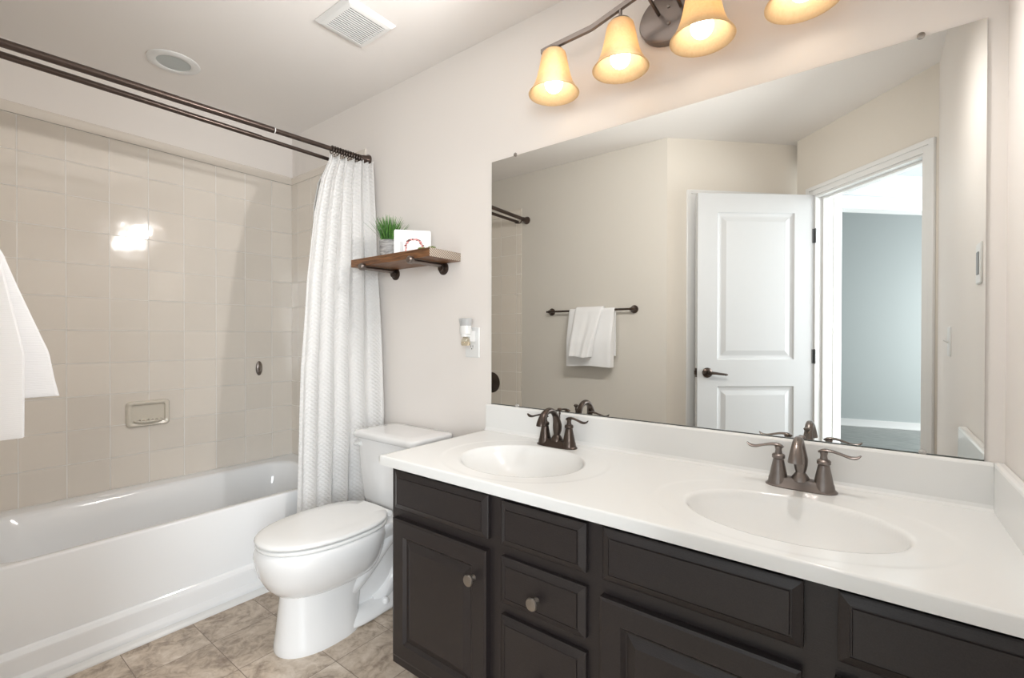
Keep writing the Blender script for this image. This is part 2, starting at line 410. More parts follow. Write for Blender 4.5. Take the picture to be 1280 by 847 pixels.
# door jamb lining with stop
bm = nb()
for (a, b, za, zb) in ((OP0, OP0+.012, 0, OPZ), (OP1-.012, OP1, 0, OPZ), (OP0+.012, OP1-.012, OPZ-.012, OPZ)):
    slab(bm, CO, CD, CN, a, b, -.12, .0, za, zb)
for (a, b, za, zb) in ((OP0+.012, OP0+.024, 0, OPZ-.012), (OP1-.024, OP1-.012, 0, OPZ-.012), (OP0+.024, OP1-.024, OPZ-.024, OPZ-.012)):
    slab(bm, CO, CD, CN, a, b, -.08, -.045, za, zb)
obj('trim_3', bm, M['trim'], smooth=False, structure=True, bevel=.0015)
# closet door closed in its casing
bm = nb()
o_ = along(BO, BD, CL0+.006, -.055, BN)
panel_board(bm, (*o_, .01), (R2, -R2, 0), (R2, R2, 0), CL1-CL0-.012, CLZ-.016, .035,
            [(.11, CL1-CL0-.12, .17, .82), (.11, CL1-CL0-.12, 1.0, 1.90)], [(.012, .008), (.03, .009), (.05, .003)])
obj('door_2', bm, M['door'], smooth=False, structure=True)
bm = nb(); slab(bm, BO, BD, BN, CL0-.01, CL1+.01, -.125, -.115, 0, CLZ); obj('trim_4', bm, M['trim'], smooth=False, structure=True)

# bathroom door, open against the closet wall
HP = Vector((-.288, -.411, 0)); LD = Vector((-.765, .644, 0)).normalized(); LN = Vector((LD.y, -LD.x, 0))   # LN faces the room
dr = bpy.data.objects.new('door_1', None); COL.objects.link(dr); dr.location = HP; dr['kind'] = 'structure'
W_, H_ = .738, 2.025
bm = nb()
org = HP - LN*.035 + Vector((0, 0, .010))
panel_board(bm, org, LD, LN, W_, H_, .035, [(.125, W_-.125, .14, .835), (.125, W_-.125, 1.0, 1.91)], [(.006, .007), (.020, .010), (.028, .010), (.055, .003)])
obj('door_leaf', bm, M['door'], dr, smooth=False)
bm = nb()
hc = HP + LD*(W_-.062) + Vector((0, 0, .93))
lathe(bm, [(.031, 0), (.031, .006), (.026, .011), (.014, .014), (.011, .036), (.012, .041), (.0, .043)], hc, LN, 24)
lp = smooth_path([tuple(hc+LN*.036), tuple(hc+LN*.037-LD*.03+Vector((0, 0, -.001))), tuple(hc+LN*.035-LD*.07+Vector((0, 0, -.006))), tuple(hc+LN*.034-LD*.105+Vector((0, 0, -.010)))])
tube(bm, lp, [lerp(.010, .006, i/(len(lp)-1)) for i in range(len(lp))], 12)
tube(bm, [hc+LN*.034-LD*.10+Vector((0, 0, -.010)), hc+LN*.034-LD*.112+Vector((0, 0, -.011))], [.008, .005])
obj('door_handle', bm, M['bronze'], dr)
bm = nb()
e = HP + LD*W_ - LN*.0175 + Vector((0, 0, .93))
for dz0, dz1, hw, th in ((-.028, .028, .0125, .002), (-.012, .012, .007, .010)):
    vs = []
    for a in (-hw, hw):
        for b in (-.001, th):
            for c in (dz0, dz1): vs.append(bm.verts.new(e + LN*a + LD*b + Vector((0, 0, c))))
    for f in ((0, 1, 3, 2), (4, 6, 7, 5), (0, 4, 5, 1), (2, 3, 7, 6), (0, 2, 6, 4), (1, 5, 7, 3)): bm.faces.new([vs[i] for i in f])
obj('door_latch', bm, M['bronze'], dr, smooth=False)
for zc in (.25, 1.03, 1.78):
    bm = nb()
    c = HP + LN*.006 - LD*.004
    tube(bm, [c+Vector((0, 0, zc-.045)), c+Vector((0, 0, zc+.045))], .006, 10)
    q = HP + LN*.001
    vs = [bm.verts.new(q + LD*a + LN*b + Vector((0, 0, zc+d))) for a in (.0, .012) for b in (-.001, .0015) for d in (-.044, .044)]
    for f in ((0, 1, 3, 2), (4, 6, 7, 5), (0, 4, 5, 1), (2, 3, 7, 6), (0, 2, 6, 4), (1, 5, 7, 3)): bm.faces.new([vs[i] for i in f])
    obj('hinge', bm, M['hinge'], dr, smooth=False)

# hall and bedroom seen through the doorway in the mirror
HO, HD, HN = (-.29, -.655), (R2, -R2), (R2, R2)           # hall wall carrying the bedroom doorway
hs0, hs1 = .168, 1.02
bm = nb()
slab(bm, HO, HD, HN, -.05, hs0, -.11, 0, 0, 3.2); slab(bm, HO, HD, HN, hs1, 2.4, -.11, 0, 0, 3.2); slab(bm, HO, HD, HN, hs0, hs1, -.11, 0, 2.03, 3.2)
obj('wall_hall', bm, M['hall'], smooth=False, structure=True)
casing('trim_5', HO, HD, HN, hs0, hs1, 2.03, wd=.06)
bm = nb()
for (a, b, za, zb) in ((hs0, hs0+.012, 0, 2.03), (hs1-.012, hs1, 0, 2.03), (hs0+.012, hs1-.012, 2.018, 2.03)): slab(bm, HO, HD, HN, a, b, -.11, 0, za, zb)
obj('trim_6', bm, M['trim'], smooth=False, structure=True)
bm = nb(); prism(bm, [(-.37, -.66), (1.5, -2.53), (2.2, -2.5), (2.2, 1.2), (.42, .10)], -.1, -.002); obj('floor_hall', bm, M['plank'], smooth=False, structure=True)
bm = nb(); prism(bm, [(-.37, -.66), (1.5, -2.53), (2.2, -2.5), (2.2, 1.2), (.45, .0)], 2.25, 2.35); obj('ceiling_hall', bm, M['hall'], smooth=False, structure=True)
wallbox('wall_hall_end', 2.1, 2.2, -2.6, 1.3, 0, 2.3, M['hall'])
wallbox('wall_hall_side', RW+.12, 2.2, 1.2, 1.3, 0, 2.3, M['hall'])
bd = Vector((.783, -.15, 0)).normalized(); b0 = Vector((-.307, -4.42, 0)) - bd*2.2; bn = Vector((-bd.y, bd.x, 0))
bm = nb(); slab(bm, b0, bd, bn, 0, 5.2, -.1, 0, 0, 3.2); obj('wall_bedroom', bm, M['teal'], smooth=False, structure=True)
bm = nb(); slab(bm, b0, bd, bn, 0, 5.2, 0, .014, 0, .09); slab(bm, b0, bd, bn, 0, 5.2, .014, .028, 0, .015); obj('baseboard_bedroom', bm, M['trim'], smooth=False, structure=True)
wallbox('wall_bedroom_left', -2.5, -2.4, -4.7, -.06, 0, 3.2, M['teal'])
wallbox('wall_bedroom_right', 2.6, 2.7, -5.2, -2.4, 0, 3.2, M['teal'])
bm = nb(); prism(bm, [(-2.5, -.20), (-1.12, -.2), (-.42, -.72), (1.42, -2.56), (2.7, -2.56), (2.7, -5.2), (-2.5, -5.2)], -.1, -.002); obj('floor_bedroom', bm, M['plank'], smooth=False, structure=True)
bm = nb(); prism(bm, [(-2.5, -.20), (-1.12, -.2), (-.42, -.80), (1.40, -2.62), (2.7, -2.62), (2.7, -5.2), (-2.5, -5.2)], 3.2, 3.3); obj('ceiling_bedroom', bm, M['hall'], smooth=False, structure=True)

# tile surround
TT = .009
ztop = .40 + 11*P
bm = nb(); box(bm, LW, LW+TT, YF+TT, D-TT, .385, ztop); obj('trim_7', bm, M['tile_left'], smooth=False, structure=True)
bm = nb(); box(bm, LW, -2.17, D-TT, D, .385, ztop); obj('trim_8', bm, M['tile_back'], smooth=False, structure=True)
bm = nb(); box(bm, LW, -2.20, YF, YF+TT, .385, ztop); obj('trim_9', bm, M['tile_back'], smooth=False, structure=True)
def cap_mat():
    m = tile_mat('beige_cap_tile', 1, D-.1346-20*P, TC, TG); return m
M['cap'] = cap_mat()
bm = nb()
def caprow(fn):
    loft(bm, [[fn(t, o) for o in ((0, ztop+.002), (TT, ztop+.002), (TT, ztop+.040), (TT*.55, ztop+.050), (0, ztop+.052))] for t in (0, 1)])
caprow(lambda t, o: (LW+o[0], lerp(YF+TT, D-TT, t), o[1]))
caprow(lambda t, o: (lerp(LW, -2.17, t), D-o[0], o[1]))
caprow(lambda t, o: (lerp(LW, -2.20, t), YF+o[0], o[1]))
obj('trim_10', bm, M['tile_cap'], smooth=False, structure=True)

# ------------------------------------------------------------------ bathtub
def rrect(x0, x1, y0, y1, r, n=8):
    pts = []
    for cx, cy, a0 in ((x1-r, y1-r, 0), (x0+r, y1-r, 90), (x0+r, y0+r, 180), (x1-r, y0+r, 270)):
        for i in range(n+1):
            a = math.radians(a0+90*i/n); pts.append((cx+r*math.cos(a), cy+r*math.sin(a)))
    return pts
tub = thing('bathtub', (-2.6, .8, 0), 'white alcove bathtub with flat apron along the tiled wall', 'bathtub')
TX0, TX1, TY0, TY1, TZ = LW+TT+.001, -2.225, YF+TT+.001, D-TT-.001, .40
bm = nb()
def rg(ix0, ix1, iy0, iy1, r, z): return [(x, y, z) for x, y in rrect(TX0+ix0, TX1-ix1, TY0+iy0, TY1-iy1, r)]
rings = [rg(0, .006, 0, 0, .004, .02), rg(0, .0, 0, 0, .004, TZ-.007), rg(0, .002, 0, 0, .005, TZ-.002), rg(.0, .007, 0, 0, .006, TZ),
         rg(.085, .030, .085, .085, .11, TZ), rg(.095, .038, .095, .095, .115, TZ-.004), rg(.103, .045, .105, .103, .12, TZ-.016),
         rg(.12, .065, .15, .12, .13, TZ-.12), rg(.135, .10, .22, .135, .14, TZ-.26), rg(.16, .13, .26, .16, .14, TZ-.315), rg(.21, .18, .31, .21, .12, TZ-.33)]
loft(bm, rings, cap0=False)
obj('tub_shell', bm, M['tub'], tub, ang=50)
# apron skirt: upper recess line, lower step
bm = nb()
prof = [(-2.240, .0), (-2.240, .122), (-2.2262, .121), (-2.222, .116), (-2.205, .106), (-2.2035, .098), (-2.200, .046), (-2.180, .034), (-2.178, .026), (-2.176, .0)]
loft(bm, [[(x, y, z) for x, z in prof] for y in (TY0, TY1)])
obj('apron', bm, M['tub'], tub, smooth=False, bevel=.002)
bm = nb()
loft(bm, [[(x, y, z) for x, z in ((-2.176, .0), (-2.176, .020), (-2.170, .019), (-2.160, .014), (-2.152, .006), (-2.150, .0))] for y in (YF, D)])
obj('trim_11', bm, M['trim'], smooth=False, structure=True, bevel=.001)
# baseboard behind the toilet
bm = nb(); box(bm, -2.15, -1.27, D-.014, D, 0, .085); obj('baseboard_back', bm, M['trim'], smooth=False, structure=True, bevel=.004)
bm = nb(); box(bm, -2.15, -1.045, YF, YF+.014, 0, .085); obj('baseboard_front', bm, M['trim'], smooth=False, structure=True, bevel=.004)

# soap dish, hook plate, shower valve
sd = thing('soap_dish', (LW+TT, .77, .70), 'bone ceramic wall soap dish set into the beige tiles', 'soap dish')
bm = nb()
sx = LW+TT
def dr_(y0, y1, z0, z1, r, x): return [(x, y, z) for y, z in rrect(y0, y1, z0, z1, r, 5)]
loft(bm, [dr_(.680, .862, .693, .822, .018, sx), dr_(.680, .862, .693, .822, .018, sx+.010), dr_(.686, .856, .698, .818, .016, sx+.020), dr_(.690, .852, .702, .814, .014, sx+.022),
          dr_(.700, .842, .712, .806, .012, sx+.018), dr_(.703, .839, .714, .803, .010, sx+.002)], cap0=False)
obj('dish_frame', bm, M['soap'], sd)
bm = nb()
tr = []
for i in range(17):
    a = PI*i/16; tr.append((sx+.001+.044*math.sin(a)**.7, .771-.060*math.cos(a)))
prism(bm, tr, .716, .724)
for k in range(5):
    y = .735+.018*k; tube(bm, [(sx+.002, y, .725), (sx+.036, y, .727)], .003, 8)
obj('tray', bm, M['soap'], sd)
hp = thing('oval_hook_plate', (LW+TT, 1.32, .957), 'small oval metal plate on the beige tiles near the curtain', 'plate')
bm = nb(); lathe(bm, [(1, 0), (1, .004), (.8, .009), (.3, .012), (0, .012)], (LW+TT, 1.32, .957), (1, 0, 0), 24)
for v in bm.verts:
    v.co.y = 1.32+(v.co.y-1.32)*.019; v.co.z = .957+(v.co.z-.957)*.043
obj('plate', bm, M['bronze_light'], hp)
bm = nb(); tube(bm, smooth_path([(LW+TT+.006, 1.32, .972), (LW+TT+.024, 1.32, .967), (LW+TT+.030, 1.32, .955), (LW+TT+.024, 1.32, .944), (LW+TT+.010, 1.32, .938)]), .0045, 10)
obj('loop', bm, M['pewter'], hp)
sv = thing('shower_valve', (-2.50, YF+TT, .79), 'dark bronze round shower valve on the towel bar wall tiles', 'valve')
bm = nb(); lathe(bm, [(.085, 0), (.085, .004), (.07, .012), (.03, .02), (.026, .05), (.022, .055), (0, .055)], (-2.50, YF+TT, .77), (0, 1, 0), 40); obj('escutcheon', bm, M['bronze'], sv)
bm = nb(); tube(bm, [(-2.50, YF+TT+.045, .77), (-2.50, YF+TT+.05, .70)], [.010, .006]); obj('lever', bm, M['bronze'], sv)

# ------------------------------------------------------------------ shower rods, curtain, liner
def rz(y): return lerp(2.060, 2.094, (y-.09)/(D-.09))
rod = thing('shower_curtain_rod', (-2.15, YF, 2.07), 'dark bronze double shower curtain rod running over the tub', 'curtain rod')
RX, RX2 = -2.15, -2.205
bm = nb(); tube(bm, [(RX, YF+.01, rz(YF)), (RX, 1.035, rz(1.035))], .0135, 18); tube(bm, [(RX, 1.03, rz(1.03)), (RX, D-.01, rz(D))], .0115, 18)
obj('outer_rod', bm, M['rod'], rod)
def rz2(y): return lerp(2.046, 2.056, y/D)
bm = nb(); tube(bm, [(RX2, YF+.045, rz2(YF)), (RX2, 1.00, rz2(1.00))], .0110, 16); tube(bm, [(RX2, 1.0, rz2(1.0)), (RX2, D-.035, rz2(D))], .009, 16)
obj('inner_rod', bm, M['rod'], rod)
for y, s in ((YF, 1), (D, -1)):
    bm = nb(); lathe(bm, [(.030, 0), (.030, .006), (.024, .016), (.017, .045), (.016, .06), (.0, .06)], (RX, y, rz(y)), (0, s, 0), 24)
    obj('flange', bm, M['rod'], rod)
for y in (YF+.07, D-.075):
    bm = nb(); tube(bm, smooth_path([(RX, y, rz(y)), (RX-.012, y, rz(y)-.030), (RX2, y, rz2(y)-.012), (RX2-.014, y, rz2(y)+.002)]), .0045, 8)
    obj('hanging_bracket', bm, M['rod'], rod)
bm = nb(); tube(bm, [(RX, 1.031, rz(1.031)), (RX, 1.0345, rz(1.031))], .0140, 18); obj('joint_ring', bm, M['plastic'], rod)

def sheet(bm, fn, nu, nv, uvs):
    uvl = bm.loops.layers.uv.verify()
    g = [[bm.verts.new(fn(i/nu, j/nv)) for j in range(nv+1)] for i in range(nu+1)]
    for i in range(nu):
        for j in range(nv):
            f = bm.faces.new((g[i][j], g[i+1][j], g[i+1][j+1], g[i][j+1]))
            for l, (a, b) in zip(f.loops, ((i, j), (i+1, j), (i+1, j+1), (i, j+1))): l[uvl].uv = (a/nu*uvs[0], b/nv*uvs[1])
yl = [(.06, 1.118), (.31, 1.125), (.66, 1.14), (1.0, 1.150), (1.42, 1.18), (1.75, 1.222), (1.93, 1.258), (2.035, 1.30)]
xr = [(.05, -1.985), (.6, -1.985), (.75, -1.972), (1.0, -1.995), (1.44, -2.035), (1.8, -2.06), (2.035, -2.085)]
def cfn(s, t):
    z = lerp(.07, 2.062, t)
    if t > .985: z -= .010*abs(math.sin(s*PI*11))
    y0 = curve(yl, z); y1 = 1.502
    x0 = lerp(-2.135, -2.150, t); x1 = curve(xr, z)
    y = lerp(y0, y1, s); x = lerp(x0, x1, s**1.3)
    amp = lerp(.022, .011, t); ph = s*2*PI*5.5 + .9*math.sin(3.1*s+1.3*t) + .5*math.sin(5*t)*(1-t)
    x += amp*math.sin(ph)*min(1, s*8+.25) + .008*math.sin(s*2*PI*11+2*t) * (t**3+.15)
    y += .010*math.cos(ph*1.0)*min(1, s*6, (1-s)*6)
    x += .0035*math.sin(13*t+7*s)
    x = min(x, -1.962)
    y = min(y, 1.515)
    return (x, y, z)
bm = nb(); sheet(bm, cfn, 200, 130, (.55, 1.98))
cur = obj('shower_curtain', bm, M['curtain'], base=(-2.13, 1.32, .07), sol=.0025, ang=180)
tag(cur, 'white waffle weave shower curtain gathered at the vanity wall beside the toilet', 'shower curtain')
def lfn(s, t):
    z = lerp(.45, 2.02, t); y0 = curve([(.45, 1.29), (1.2, 1.28), (1.6, 1.262), (1.8, 1.262), (1.93, 1.285), (2.02, 1.33)], z)
    y = lerp(y0, 1.49, s)
    return (RX2-.030+.018*math.sin(s*2*PI*6+t)-.06*(1-t)**1.5, y, z)
bm = nb(); sheet(bm, lfn, 90, 50, (1, 1))
tag(obj('shower_liner', bm, M['liner'], base=(-2.24, 1.35, .45), ang=180), 'clear plastic shower liner hanging behind the white curtain', 'shower liner')
# rings
y_first = 1.318
ring = thing('curtain_ring', (RX, y_first, rz(y_first)), 'dark bronze curtain ring on the outer rod above the gathered white curtain', 'curtain ring', 'rings holding the shower curtain')
bm = nb()
pts = [(RX+.017*math.cos(a), y_first+.002*math.sin(a*.5), rz(y_first)+.019*math.sin(a)-.004) for a in [2*PI*i/20 for i in range(21)]]
tube(bm, pts, .0030, 7)
obj('ring_wire', bm, M['bronze'], ring)
bm = nb(); tube(bm, smooth_path([(RX+.004, y_first, rz(y_first)-.022), (RX+.010, y_first, rz(y_first)-.028), (RX+.006, y_first, rz(y_first)-.036), (RX-.004, y_first, rz(y_first)-.030)]), .002, 7)
lathe(bm, [(.0, -.005), (.0045, -.003), (.0045, .003), (0, .005)], (RX+.008, y_first, rz(y_first)-.026), seg=10)
obj('hook', bm, M['pewter'], ring)
for k in range(1, 12):
    y = y_first + .0148*k
    dup(ring, (RX, y, rz(y)))

# ------------------------------------------------------------------ toilet
TCX = -1.70
def tl(lx, ly, z): return (TCX+lx, D-ly, z)      # local: ly forward from the wall
def egg(hw, yb_, yf_, z, n=40, back=.72, p=2.3):
    """elongated bowl outline: flat-ish back at yb_, round tip at yf_"""
    ym = lerp(yb_, yf_, .46); out = []
    for i in range(n):
        a = 2*PI*i/n; c, s = math.cos(a), math.sin(a)
        if s >= 0:
            x = hw*math.copysign(abs(c)**(2/2.15), c); y = ym+(yf_-ym)*abs(s)**(2/2.15)
        else:
            x = hw*math.copysign(abs(c)**(2/3.2), c)*lerp(1, back, abs(s)**1.5); y = ym-(ym-yb_)*abs(s)**(2/3.2)
        out.append(tl(x, y, z))
    return out
tl_root = thing('toilet', (TCX, D-.4, 0), 'white two-piece toilet between the tub and the dark vanity', 'toilet')
bm = nb()
# pedestal column + bowl
rows = [(.112, .40, .712, .0), (.113, .40, .714, .012), (.110, .40, .712, .03), (.104, .40, .706, .07), (.098, .39, .700, .13), (.093, .37, .694, .19), (.094, .35, .695, .212)]
loft(bm, [egg(h, a, b, z, back=.9) for h, a, b, z in rows])
rows = [(.088, .34, .672, .200), (.112, .32, .698, .208), (.132, .31, .718, .222), (.152, .30, .742, .250), (.170, .29, .763, .290), (.180, .285, .774, .330), (.184, .282, .778, .355), (.183, .28, .776, .372), (.178, .28, .771, .386), (.172, .285, .765, .390)]
loft(bm, [egg(h, a, b, z) for h, a, b, z in rows])
obj('bowl', bm, M['china'], tl_root, ang=50)
bm = nb()
# foot plate
def foot(hw, z, g=0): return [tl(x, y, z) for x, y in
    [(hw*c, l) for c, l in [(-1, .46), (-1.0, .38), (-.90, .28), (-.92, .18+g), (-.80, .12+g), (-.4, .10+g), (.4, .10+g), (.80, .12+g), (.92, .18+g), (.90, .28), (1.0, .38), (1, .46), (.6, .55), (-.6, .55)]]]
loft(bm, [foot(.112, 0), foot(.112, .015), foot(.106, .035, .005), foot(.090, .050, .01), foot(.07, .065, .015)])
obj('foot', bm, M['china'], tl_root, ang=60, bevel=0, sub=1)
bm = nb()
# trapway body and deck under the tank
def blk(hw, a, b, z): return [tl(x, y, z) for x, y in rrect(-hw, hw, a, b, min(hw, (b-a)/2)*.6, 6)]
loft(bm, [blk(.050, .12, .50, .03), blk(.052, .12, .50, .12), blk(.058, .12, .48, .22), blk(.085, .09, .44, .30), (blk(.125, .06, .42, .350)), blk(.135, .05, .40, .375), blk(.133, .052, .395, .384)])
for sx_ in (1, -1):
    tube(bm, smooth_path([tl(sx_*.045, .53, .135), tl(sx_*.050, .46, .150), tl(sx_*.052, .38, .205), tl(sx_*.054, .29, .285), tl(sx_*.058, .22, .335)]), .042, 16)
    tube(bm, smooth_path([tl(sx_*.040, .235, .30), tl(sx_*.042, .19, .22), tl(sx_*.042, .22, .12), tl(sx_*.045, .28, .06), tl(sx_*.04, .33, .04)]), [.036]*13+[.034]*12, 16)
obj('trapway', bm, M['china'], tl_root, ang=60)
for sx_ in (1, -1):
    bm = nb(); lathe(bm, [(.014, 0), (.014, .008), (.010, .018), (0, .022)], tl(sx_*.090, .30, .040), seg=16)
    obj('bolt_cap', bm, M['china'], tl_root)
def lidring(hw, yf_, z, yb_=.285): return egg(hw, yb_, yf_, z, back=.86)
bm = nb()
loft(bm, [lidring(.170, .762, .3903), lidring(.176, .769, .3912), lidring(.1785, .772, .394), lidring(.1785, .772, .400), lidring(.176, .769, .4035), lidring(.166, .759, .4045)])
obj('seat', bm, M['seat'], tl_root, ang=60)
bm = nb()
loft(bm, [lidring(.12, .70, .4090, .33), lidring(.174, .767, .4092), lidring(.179, .773, .4105), lidring(.181, .775, .417), lidring(.178, .771, .4225), lidring(.168, .760, .426), lidring(.12, .70, .429, .34), lidring(.04, .58, .430, .42)])
for sx_ in (1, -1): tube(bm, [tl(sx_*.055, .283, .408), tl(sx_*.095, .283, .408)], .013, 12)
obj('lid', bm, M['seat'], tl_root, ang=60)
def tankring(hw, y0, y1, bulge, r, z, n=7):
    pts = []
    for x, y in rrect(-hw, hw, y0, y1, r, n):
        f = max(0, (y-(y0+y1)/2)/((y1-y0)/2))
        pts.append(tl(x, y+bulge*f*(1-(x/hw)**2), z))
    return pts
bm = nb()
loft(bm, [tankring(.150, .06, .20, .01, .04, .384), tankring(.172, .045, .222, .014, .035, .392), tankring(.178, .035, .228, .018, .03, .41), tankring(.190, .028, .240, .022, .03, .56), tankring(.198, .024, .246, .024, .03, .688)])
obj('tank', bm, M['china'], tl_root, ang=50)
bm = nb()
loft(bm, [tankring(.205, .018, .252, .028, .03, .689), tankring(.212, .014, .260, .030, .032, .694), tankring(.214, .012, .263, .031, .034, .708), tankring(.212, .014, .260, .030, .034, .716), tankring(.204, .022, .252, .028, .034, .720), tankring(.15, .06, .21, .02, .03, .722)])
obj('tank_lid', bm, M['china'], tl_root, ang=50)
bm = nb()
c = Vector(tl(-.158, .244, .662))
lathe(bm, [(.016, -.004), (.016, .006), (.010, .010), (.009, .018), (0, .020)], c, (0, -1, 0), 20)
tube(bm, smooth_path([tuple(c+Vector((0, -.015, 0))), tuple(c+Vector((-.010, -.019, -.001))), tuple(c+Vector((-.020, -.018, -.003))), tuple(c+Vector((-.027, -.016, -.004)))]), [.008]*7+[.009]*12, 12)
obj('flush_lever', bm, M['plastic'], tl_root)

# ------------------------------------------------------------------ vanity
VX0, VX1, VY = -1.262, RW-.002, .996
CTZ = .756
van = thing('bathroom_vanity', (-.51, 1.26, 0), 'espresso brown double sink vanity cabinet with panelled drawers and doors', 'vanity cabinet')
bm = nb()
box(bm, VX0, VX1, VY, VY+.019, .07, .7235)
box(bm, VX0, VX0+.016, VY+.019, D-.001, .07, .7235); box(bm, VX1-.016, VX1, VY+.019, D-.001, .07, .7235)
box(bm, VX0+.016, VX1-.016, VY+.019, D-.001, .07, .086); box(bm, VX0+.016, VX1-.016, D-.007, D-.001, .086, .7235)
box(bm, VX0+.03, VX1-.002, VY+.065, D-.002, 0, .07)
obj('cabinet_body', bm, M['espresso'], van, smooth=False)
def knob(x, z, par, y=.975):
    bm = nb(); lathe(bm, [(.0085, 0), (.0085, .003), (.005, .008), (.005, .013), (.0135, .018), (.0165, .023), (.015, .027), (.006, .029), (0, .029)], (x, y, z), (0, -1, 0), 24)
    obj('knob', bm, M['pewter'], par)
def drawer(x0, x1, z0, z1, kn=None):
    bm = nb()
    w_, h_ = x1-x0, z1-z0
    def r(ins, dep): return [(x0+ins, VY-.021+dep, z0+ins), (x1-ins, VY-.021+dep, z0+ins), (x1-ins, VY-.021+dep, z1-ins), (x0+ins, VY-.021+dep, z1-ins)]
    loft(bm, [r(0, .0208), r(0, .009), r(.003, .007), r(.017, .0015), r(.0175, .0028), r(.020, .0028), r(.0215, 0)])
    d = obj('drawer', bm, M['espresso'], van, smooth=False)
    if kn: knob(kn[0], kn[1], d)
def cdoor(x0, x1, z0, z1, kn=None):
    bm = nb()
    w_, h_ = x1-x0, z1-z0
    panel_board(bm, (x0, VY-.0002, z0), (1, 0, 0), (0, -1, 0), w_, h_, .0208, [(.052, w_-.052, .052, h_-.052)], [(.004, .004), (.009, .009), (.012, .009), (.034, .001)], edge=.007)
    d = obj('door', bm, M['espresso'], van, smooth=False)
    if kn: knob(kn[0], kn[1], d)
drawer(-1.236, -.836, .594, .716)
cdoor(-1.240, -.838, .112, .562, (-.882, .478))
drawer(-.790, -.533, .594, .712)
drawer(-.790, -.533, .438, .562, (-.668, .487))
drawer(-.790, -.533, .112, .405, (-.668, .27))
drawer(-.490, -.095, .594, .715)
cdoor(-.494, -.097, .112, .556, (-.140, .45))
drawer(-.044, .225, .594, .716)
cdoor(-.048, .228, .112, .562, (-.01, .478))

# worktop with two integral bowls
BOWLS = [(-.902, 1.225, .205, .180), (-.149, 1.200, .212, .150)]
def topz(x, y):
    z = 0
    for cx, cy, a, b in BOWLS:
        r = math.hypot((x-cx)/a, (y-cy)/b)
        ro = math.hypot((x-cx)/(a+.085), (y-cy-.012)/(b+.072))
        t = max(0, min(1, (1.0-ro)/.05)); z -= .0009*t*t*(3-2*t)
        if r < 1.06:
            q = max(0, 1.03-r)
            z -= .125*(1-(1-min(1, q*1.03))**2.3) * min(1, q/.06)**.8
    return z
ct = thing('vanity_countertop', (-.53, 1.25, .724), 'white moulded countertop with two oval basins and backsplash', 'countertop')
CX0, CY0 = -1.302, .969
bm = nb()
nx, ny = 300, 110
xs = [lerp(CX0+.004, RW-.001, i/nx) for i in range(nx+1)]; ys = [lerp(CY0+.004, D-.020, j/ny) for j in range(ny+1)]
g = [[bm.verts.new((x, y, CTZ+topz(x, y))) for y in ys] for x in xs]
for i in range(nx):
    for j in range(ny): bm.faces.new((g[i][j], g[i+1][j], g[i+1][j+1], g[i][j+1]))
loop = [g[i][0] for i in range(nx+1)] + [g[nx][j] for j in range(1, ny+1)] + [g[i][ny] for i in range(nx-1, -1, -1)] + [g[0][j] for j in range(ny-1, 0, -1)]
prevr = loop
for ins, dz in ((.0012, .0012), (.004, .004), (.004, .030)):
    cur_r = []
    for v in loop:
        x, y = v.co.x, v.co.y
        if abs(x-xs[0]) < 1e-6: x -= ins
        if abs(y-ys[0]) < 1e-6: y -= ins
        cur_r.append(bm.verts.new((x, y, CTZ-dz)))
    for i in range(len(loop)):
        j = (i+1) % len(loop); bm.faces.new((prevr[i], prevr[j], cur_r[j], cur_r[i]))
    prevr = cur_r
obj('top', bm, M['counter'], ct, ang=75)
bm = nb()
prof = [(D-.001, CTZ-.02), (D-.001, .866), (D-.010, .866), (D-.0165, .864), (D-.019, .859), (D-.020, .77), (D-.023, .762), (D-.030, CTZ+.0005), (D-.030, CTZ-.01)]
loft(bm, [[(x, y, z) for y, z in prof] for x in (CX0, RW-.020)])
obj('backsplash', bm, M['counter'], ct, smooth=False, bevel=.0015)
bm = nb()
prof = [(RW-.001, CTZ-.002), (RW-.001, .866), (RW-.012, .866), (RW-.018, .864), (RW-.020, .859), (RW-.021, CTZ-.002)]
loft(bm, [[(x, y, z) for x, z in prof] for y in (CY0+.008, D-.001)])
obj('side_splash', bm, M['counter'], ct, smooth=False, bevel=.0015)
for cx, cy, a, b in BOWLS:
    bm = nb(); zb = CTZ+topz(cx, cy); lathe(bm, [(.022, -.002), (.022, .001), (.017, .003), (.016, -.001), (.012, .004), (0, .005)], (cx, cy, zb), seg=24)
    obj('drain', bm, M['bronze_light'], ct)

